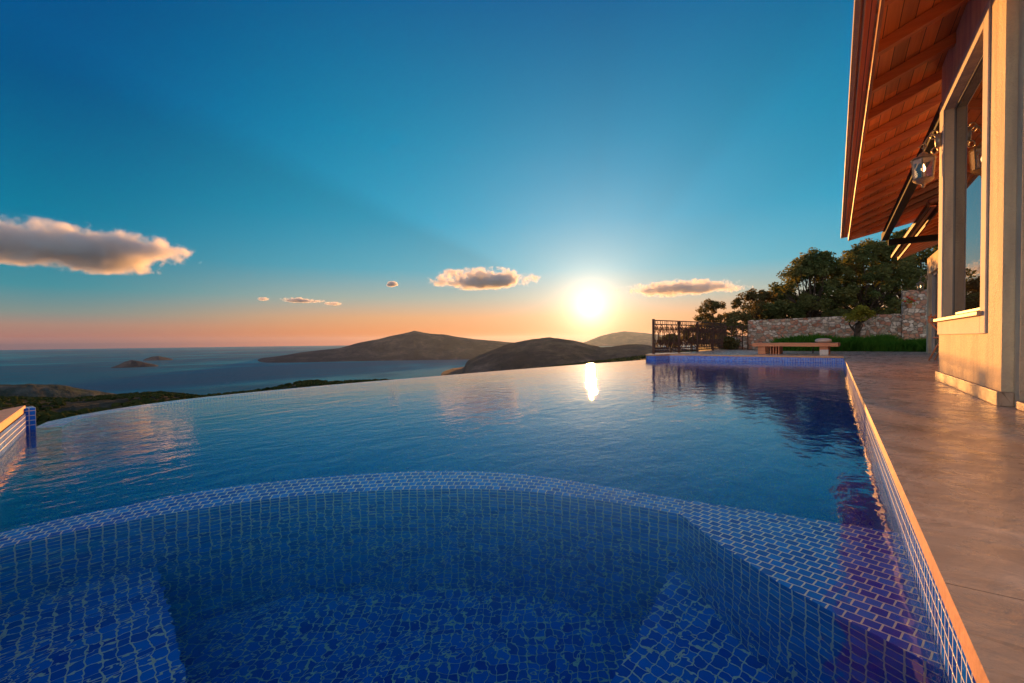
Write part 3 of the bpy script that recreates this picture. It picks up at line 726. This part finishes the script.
for i in range(na-1):
    for j in range(nr-1):
        q = i*nr+j; Fc.append((q+nr, q+nr+1, q+1, q))
me = bpy.data.meshes.new('hillside'); me.from_pydata(V, [], Fc); me.materials.append(M['slope']); me.polygons.foreach_set('use_smooth', [True]*len(Fc))
me.update()
if sum(p.normal.z for p in list(me.polygons)[:500]) < 0: me.flip_normals()
o = bpy.data.objects.new('hillside', me); COL.objects.link(o); tag(o, kind='structure')
# scrub on it
random.seed(5)
t0 = (1+5**.5)/2; ico = []
bm = bmesh.new(); bmesh.ops.create_icosphere(bm, subdivisions=2, radius=1); icv = [v.co.copy() for v in bm.verts]; icf = [tuple(v.index for v in f.verts) for f in bm.faces]; bm.free()
SV = []; SF = []
NB = 12000
a0, _ = azr(-60, 390); a1, _ = azr(700, 360)
for k in range(NB):
    a = random.uniform(a0, a1); r = 60*math.exp(random.random()**.75*math.log(645/60))
    if k < 1300: r = RC+random.uniform(-35, 12)
    x, y = r*sin(a), r*cos(a)
    if noise.noise(Vector((x/60, y/60, 9))) < -.12 and k >= 1300: continue
    z = slope_z(a, r); s = random.uniform(.9, 2.3)*(1 if r > 200 else .6); sd = random.random()*50; b = len(SV)
    for v in icv:
        d = 1+.38*noise.noise(v*1.9+Vector((sd, 0, 0)))+.15*noise.noise(v*5+Vector((sd, 4, 0)))
        SV.append((x+v.x*s*d*1.15, y+v.y*s*d*1.15, z+v.z*s*d*.8+s*.3))
    SF += [(f[0]+b, f[1]+b, f[2]+b) for f in icf]
me = bpy.data.meshes.new('scrub'); me.from_pydata(SV, [], SF); me.uv_layers.new(); me.materials.append(M['scrub'])
o = bpy.data.objects.new('scrub', me); COL.objects.link(o); tag(o, 'dark maquis scrub covering the slope below the pool', None, None, 'stuff'); o['category'] = 'scrub'

ridge('near_headland', [(-500, 383), (-200, 383), (0, 384), (30, 383.5), (59, 384.5), (80, 387.5), (97, 390), (117, 394), (135, 400), (150, 404)], 1500, 500, 420, SEA-4, M['greyhill'], seed=2, rough=.05)
ridge('headland', [(405, 392), (430, 381), (450, 377), (463, 371.5), (467, 361), (478, 355.5), (492, 350), (503, 345.5), (514, 342), (530, 339.3), (549, 337), (575, 340.5), (601, 347), (612, 346.5), (623, 344.6), (637, 343.5), (652, 345.5), (690, 349), (760, 352), (850, 352)],
      3000, 1100, 1500, SEA-5, M['hill'], seed=5, nr=80, na=420, rough=.02, nscale=1.5)
ridge('island_mountain', [(246, 362), (258, 360.2), (266, 358), (280, 356), (300, 352.5), (320, 350), (340, 348), (357, 343), (375, 339.5), (388, 336.5), (395, 335), (405, 333), (410, 331.6), (414, 330.2), (419, 331.4), (430, 333.2), (443, 334), (460, 337), (480, 339.5), (500, 341), (520, 343), (560, 347), (600, 352)],
      7200, 1300, 1700, SEA-10, M['hill'], seed=8, na=360, rough=.025, nscale=1.4)
ridge('distant_mountain', [(560, 347), (585, 342), (600, 336), (612, 333), (625, 331), (640, 332.5), (655, 334), (680, 337), (720, 341), (780, 346)], 19000, 2500, 2500, SEA-10, M['hill'], seed=11, na=160)
ridge('islet', [(111, 367.5), (118, 365), (125, 361.5), (131, 359.8), (137, 360.5), (145, 362.5), (155, 364.5), (162, 367)], 6300, 260, 260, SEA-3, M['hill'], seed=13, na=90, nr=30, rough=.06)
ridge('far_islet', [(140, 362), (146, 358.5), (152, 356.5), (159, 356), (166, 357.5), (172, 359), (178, 361)], 8600, 380, 380, SEA-3, M['hill'], seed=15, na=80, nr=30, rough=.06)
# sea disc
rs = [0]+list(200*np.exp(np.linspace(0, math.log(30000/200), 40))); V = [(0, 0, SEA)]; Fc = []; n = 128
for r in rs[1:]:
    for k in range(n): V.append((r*cos(2*pi*k/n), r*sin(2*pi*k/n), SEA))
for k in range(n): Fc.append((0, 1+k, 1+(k+1) % n))
for i in range(len(rs)-2):
    for k in range(n): a = 1+i*n; Fc.append((a+k, a+n+k, a+n+(k+1) % n, a+(k+1) % n))
me = bpy.data.meshes.new('sea'); me.from_pydata(V, [], Fc); me.materials.append(M['sea']); o = bpy.data.objects.new('sea', me); COL.objects.link(o); tag(o, kind='structure')

# ---------------------------------------------------------------- haze
m, t = mat('haze_air'); t.n.remove(t.b); pv = t.new('ShaderNodeVolumePrincipled')
pv.inputs['Color'].default_value = (.40, .58, 1, 1); pv.inputs['Density'].default_value = 9e-6; pv.inputs['Anisotropy'].default_value = .55
t.l.new(pv.outputs[0], t.out.inputs['Volume'])
w = MB(); w.box(-30500, -30500, SEA-1-10, 30500, 30500, 270); o = w.build('haze', m); tag(o, kind='stuff'); HAZE = o

# ---------------------------------------------------------------- clouds
def cloud(px, py, rx, ry, label, seed, dens=.012, ns=1.0, D=12000, depth=None, thr=0.0, tilt=0, namp=.7):
    k = D/F; d = ray(px, py); cs = d.dot(CM @ Vector((0, 0, -1))); p = d*(D/cs)
    m, t = mat('cloud_vapour'); t.n.remove(t.b)
    sp = t.new('ShaderNodeSeparateXYZ'); t.l.new(t.obj, sp.inputs[0])
    low = t.m('MULTIPLY', t.m('MAXIMUM', t.m('MULTIPLY', sp.outputs[2], -1), 0), .55)
    rr = t.m('ADD', t.vm('LENGTH', t.obj), low)
    sc_ = 1/(k*ry)
    q = t.vm('SCALE', t.vm('ADD', t.pos, ((seed+20)*977.0, (seed+20)*331.0, 0)), sc_)
    q2 = t.mapping(q, (.55, .55, 1))
    n1 = t.noise(q2, .9*ns, 2, .5); n2 = t.noise(q, 2.3*ns, 7, .66)
    f = t.m('ADD', t.m('MULTIPLY', t.m('SUBTRACT', n1, .5), 2.2), t.m('MULTIPLY', t.m('SUBTRACT', n2, .5), 2.5))
    f = t.m('ADD', t.m('SUBTRACT', .66+thr, rr), t.m('MULTIPLY', f, namp))
    edge = t.mapr(rr, .86, 1.0, 1, 0)
    dn = t.m('MULTIPLY', t.m('MULTIPLY', t.mapr(f, 0, .28), edge), dens)
    pv = t.new('ShaderNodeVolumePrincipled'); pv.inputs['Color'].default_value = (.98, .98, .98, 1); pv.inputs['Anisotropy'].default_value = .35
    t.l.new(dn, pv.inputs['Density']); t.l.new(pv.outputs[0], t.out.inputs['Volume'])
    bm = bmesh.new(); bmesh.ops.create_icosphere(bm, subdivisions=4, radius=1.02)
    me = bpy.data.meshes.new('cloud'); bm.to_mesh(me); bm.free(); me.materials.append(m)
    o = bpy.data.objects.new('cloud', me); COL.objects.link(o)
    fw = Vector((d.x, d.y, 0)).normalized()
    o.location = p; o.rotation_euler = (0, tilt, math.atan2(-fw.x, fw.y)); o.scale = (rx*k, (depth or ry*1.6)*k, ry*k)
    tag(o, label, 'cloud', 'small clouds in the sunset sky'); return o
cloud(62, 252, 150, 33, 'large grey cloud with a peach end at the left edge', 8, .0050, 1.0, depth=44, thr=.14, namp=.6)
cloud(484, 282, 64, 16, 'small grey cumulus left of the sun', 12, .012, 1.3, thr=.07, namp=.7)
cloud(682, 290, 72, 12, 'long flat grey cloud right of the sun', 13, .011, 1.2, thr=.05, namp=.7)
cloud(392, 285, 7, 4, 'tiny round puff above the island mountain', 4, .03, .8, thr=.15)
cloud(301, 301, 24, 4, 'thin short streak of cloud low over the sea', 5, .03, .8, thr=.05)
cloud(263, 299.6, 8, 2.6, 'tiny faint wisp left of the thin streak', 6, .02, .8, thr=.1)
cloud(334, 304, 10, 2.6, 'tiny faint wisp right of the thin streak', 7, .02, .8, thr=.1)

# ---------------------------------------------------------------- world
W = bpy.data.worlds.new('World'); sc.world = W; W.use_nodes = True; t = NT(W.node_tree)
bg = next(n for n in t.n if n.type == 'BACKGROUND'); tc = t.new('ShaderNodeTexCoord'); d = t.vm('NORMALIZE', tc.outputs['Generated'])
sx = t.new('ShaderNodeSeparateXYZ'); t.l.new(d, sx.inputs[0]); z = t.m('MAXIMUM', sx.outputs[2], 0)
def L3(r, g, b): return tuple(((c/255+.055)/1.055)**2.4 if c > 10 else c/255/12.92 for c in (r, g, b))
zz = t.m('POWER', z, .5)          # spread the horizon
def st(pairs): return [(p**.5, L3(*c)) for p, c in pairs]
away = t.ramp(zz, st([(0, (128, 98, 100)), (.012, (172, 116, 102)), (.03, (170, 134, 118)), (.05, (132, 145, 138)), (.09, (70, 146, 158)), (.2, (8, 128, 164)), (.39, (0, 92, 148)), (.6, (0, 66, 124)), (1, (0, 48, 100))]))
near = t.ramp(zz, st([(0, (225, 122, 78)), (.02, (242, 150, 86)), (.05, (236, 172, 118)), (.09, (180, 184, 168)), (.15, (95, 178, 198)), (.25, (38, 162, 198)), (.39, (0, 140, 182)), (.6, (0, 98, 152)), (1, (0, 62, 115))]))
hs = Vector((SUNV.x, SUNV.y, 0)).normalized()
hv = t.new('ShaderNodeCombineXYZ'); t.l.new(sx.outputs[0], hv.inputs[0]); t.l.new(sx.outputs[1], hv.inputs[1])
azd = t.vm('DOT_PRODUCT', t.vm('NORMALIZE', hv.outputs[0]), tuple(hs))
wz = t.mapr(azd, .55, 1.0, 0, 1, True)
c = t.mix(wz, away, near)
east_fill = t.m('MULTIPLY', t.mapr(azd, -.1, -.75, 0, 1, True), t.mapr(sx.outputs[2], 0, .75, 1, .25, True))
c = t.mix(east_fill, c, (1.85, 1.75, 1.66))  # added fill: unseen sky behind the camera brightened to lift shaded faces
dt = t.m('MINIMUM', t.vm('DOT_PRODUCT', d, tuple(SUNV)), .9999999); s = t.m('MULTIPLY', t.m('ARCCOSINE', dt), 180/pi)
# broad shafts of light and cloud shadow fanning out from the sun
rt = Vector((SUNV.y, -SUNV.x, 0)).normalized(); up = rt.cross(SUNV).normalized()
if up.z < 0: up = -up
ang = t.m('ARCTAN2', t.vm('DOT_PRODUCT', d, tuple(up)), t.vm('DOT_PRODUCT', d, tuple(-rt)))   # 0 = left of sun, pi/2 = up
an = t.m('DIVIDE', ang, pi)
rayc = t.ramp(an, [(0, 1), (.04, .93), (.135, .85), (.16, 1.0), (.2, 1.0), (.45, 1), (.52, .97), (.56, 1), (.62, 1.0), (.70, .94), (.74, 1), (.82, .95), (.88, 1), (1, 1)])
rayc = t.mix(t.mapr(s, 6, 17, 0, 1, True), (1, 1, 1), rayc)
c = t.mix(1, c, rayc, 'MULTIPLY')
def glow(amp, sig, col, power=1):
    q = t.m('DIVIDE', s, sig); q = t.m('POWER', q, power) if power != 1 else q
    e = t.m('MULTIPLY', t.m('EXPONENT', t.m('MULTIPLY', q, -1)), amp)
    return t.vm('SCALE', col, e)
c = t.vm('ADD', c, glow(1.9, 1.8, (1, .78, .50), 1.15)); c = t.vm('ADD', c, glow(.80, 6.0, (1, .60, .34))); c = t.vm('ADD', c, glow(.15, 12, (1, .86, .72)))
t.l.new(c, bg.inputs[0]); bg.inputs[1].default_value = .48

sd = bpy.data.lights.new('sun', 'SUN'); so = bpy.data.objects.new('sun', sd); COL.objects.link(so)
sd.energy = 5; sd.angle = R(.6); sd.color = (1, .42, .10)
so.rotation_euler = SUNV.to_track_quat('Z', 'Y').to_euler()

vs = sc.view_settings; vs.view_transform = 'Standard'; vs.look = 'None'; vs.gamma = 1; vs.use_curve_mapping = False; vs.exposure = 1.05
cy = sc.cycles
cy.max_bounces = 12; cy.diffuse_bounces = 4; cy.glossy_bounces = 5; cy.transmission_bounces = 10; cy.transparent_max_bounces = 16; cy.volume_bounces = 2
cy.sample_clamp_indirect = 4; cy.caustics_refractive = True; cy.blur_glossy = .3
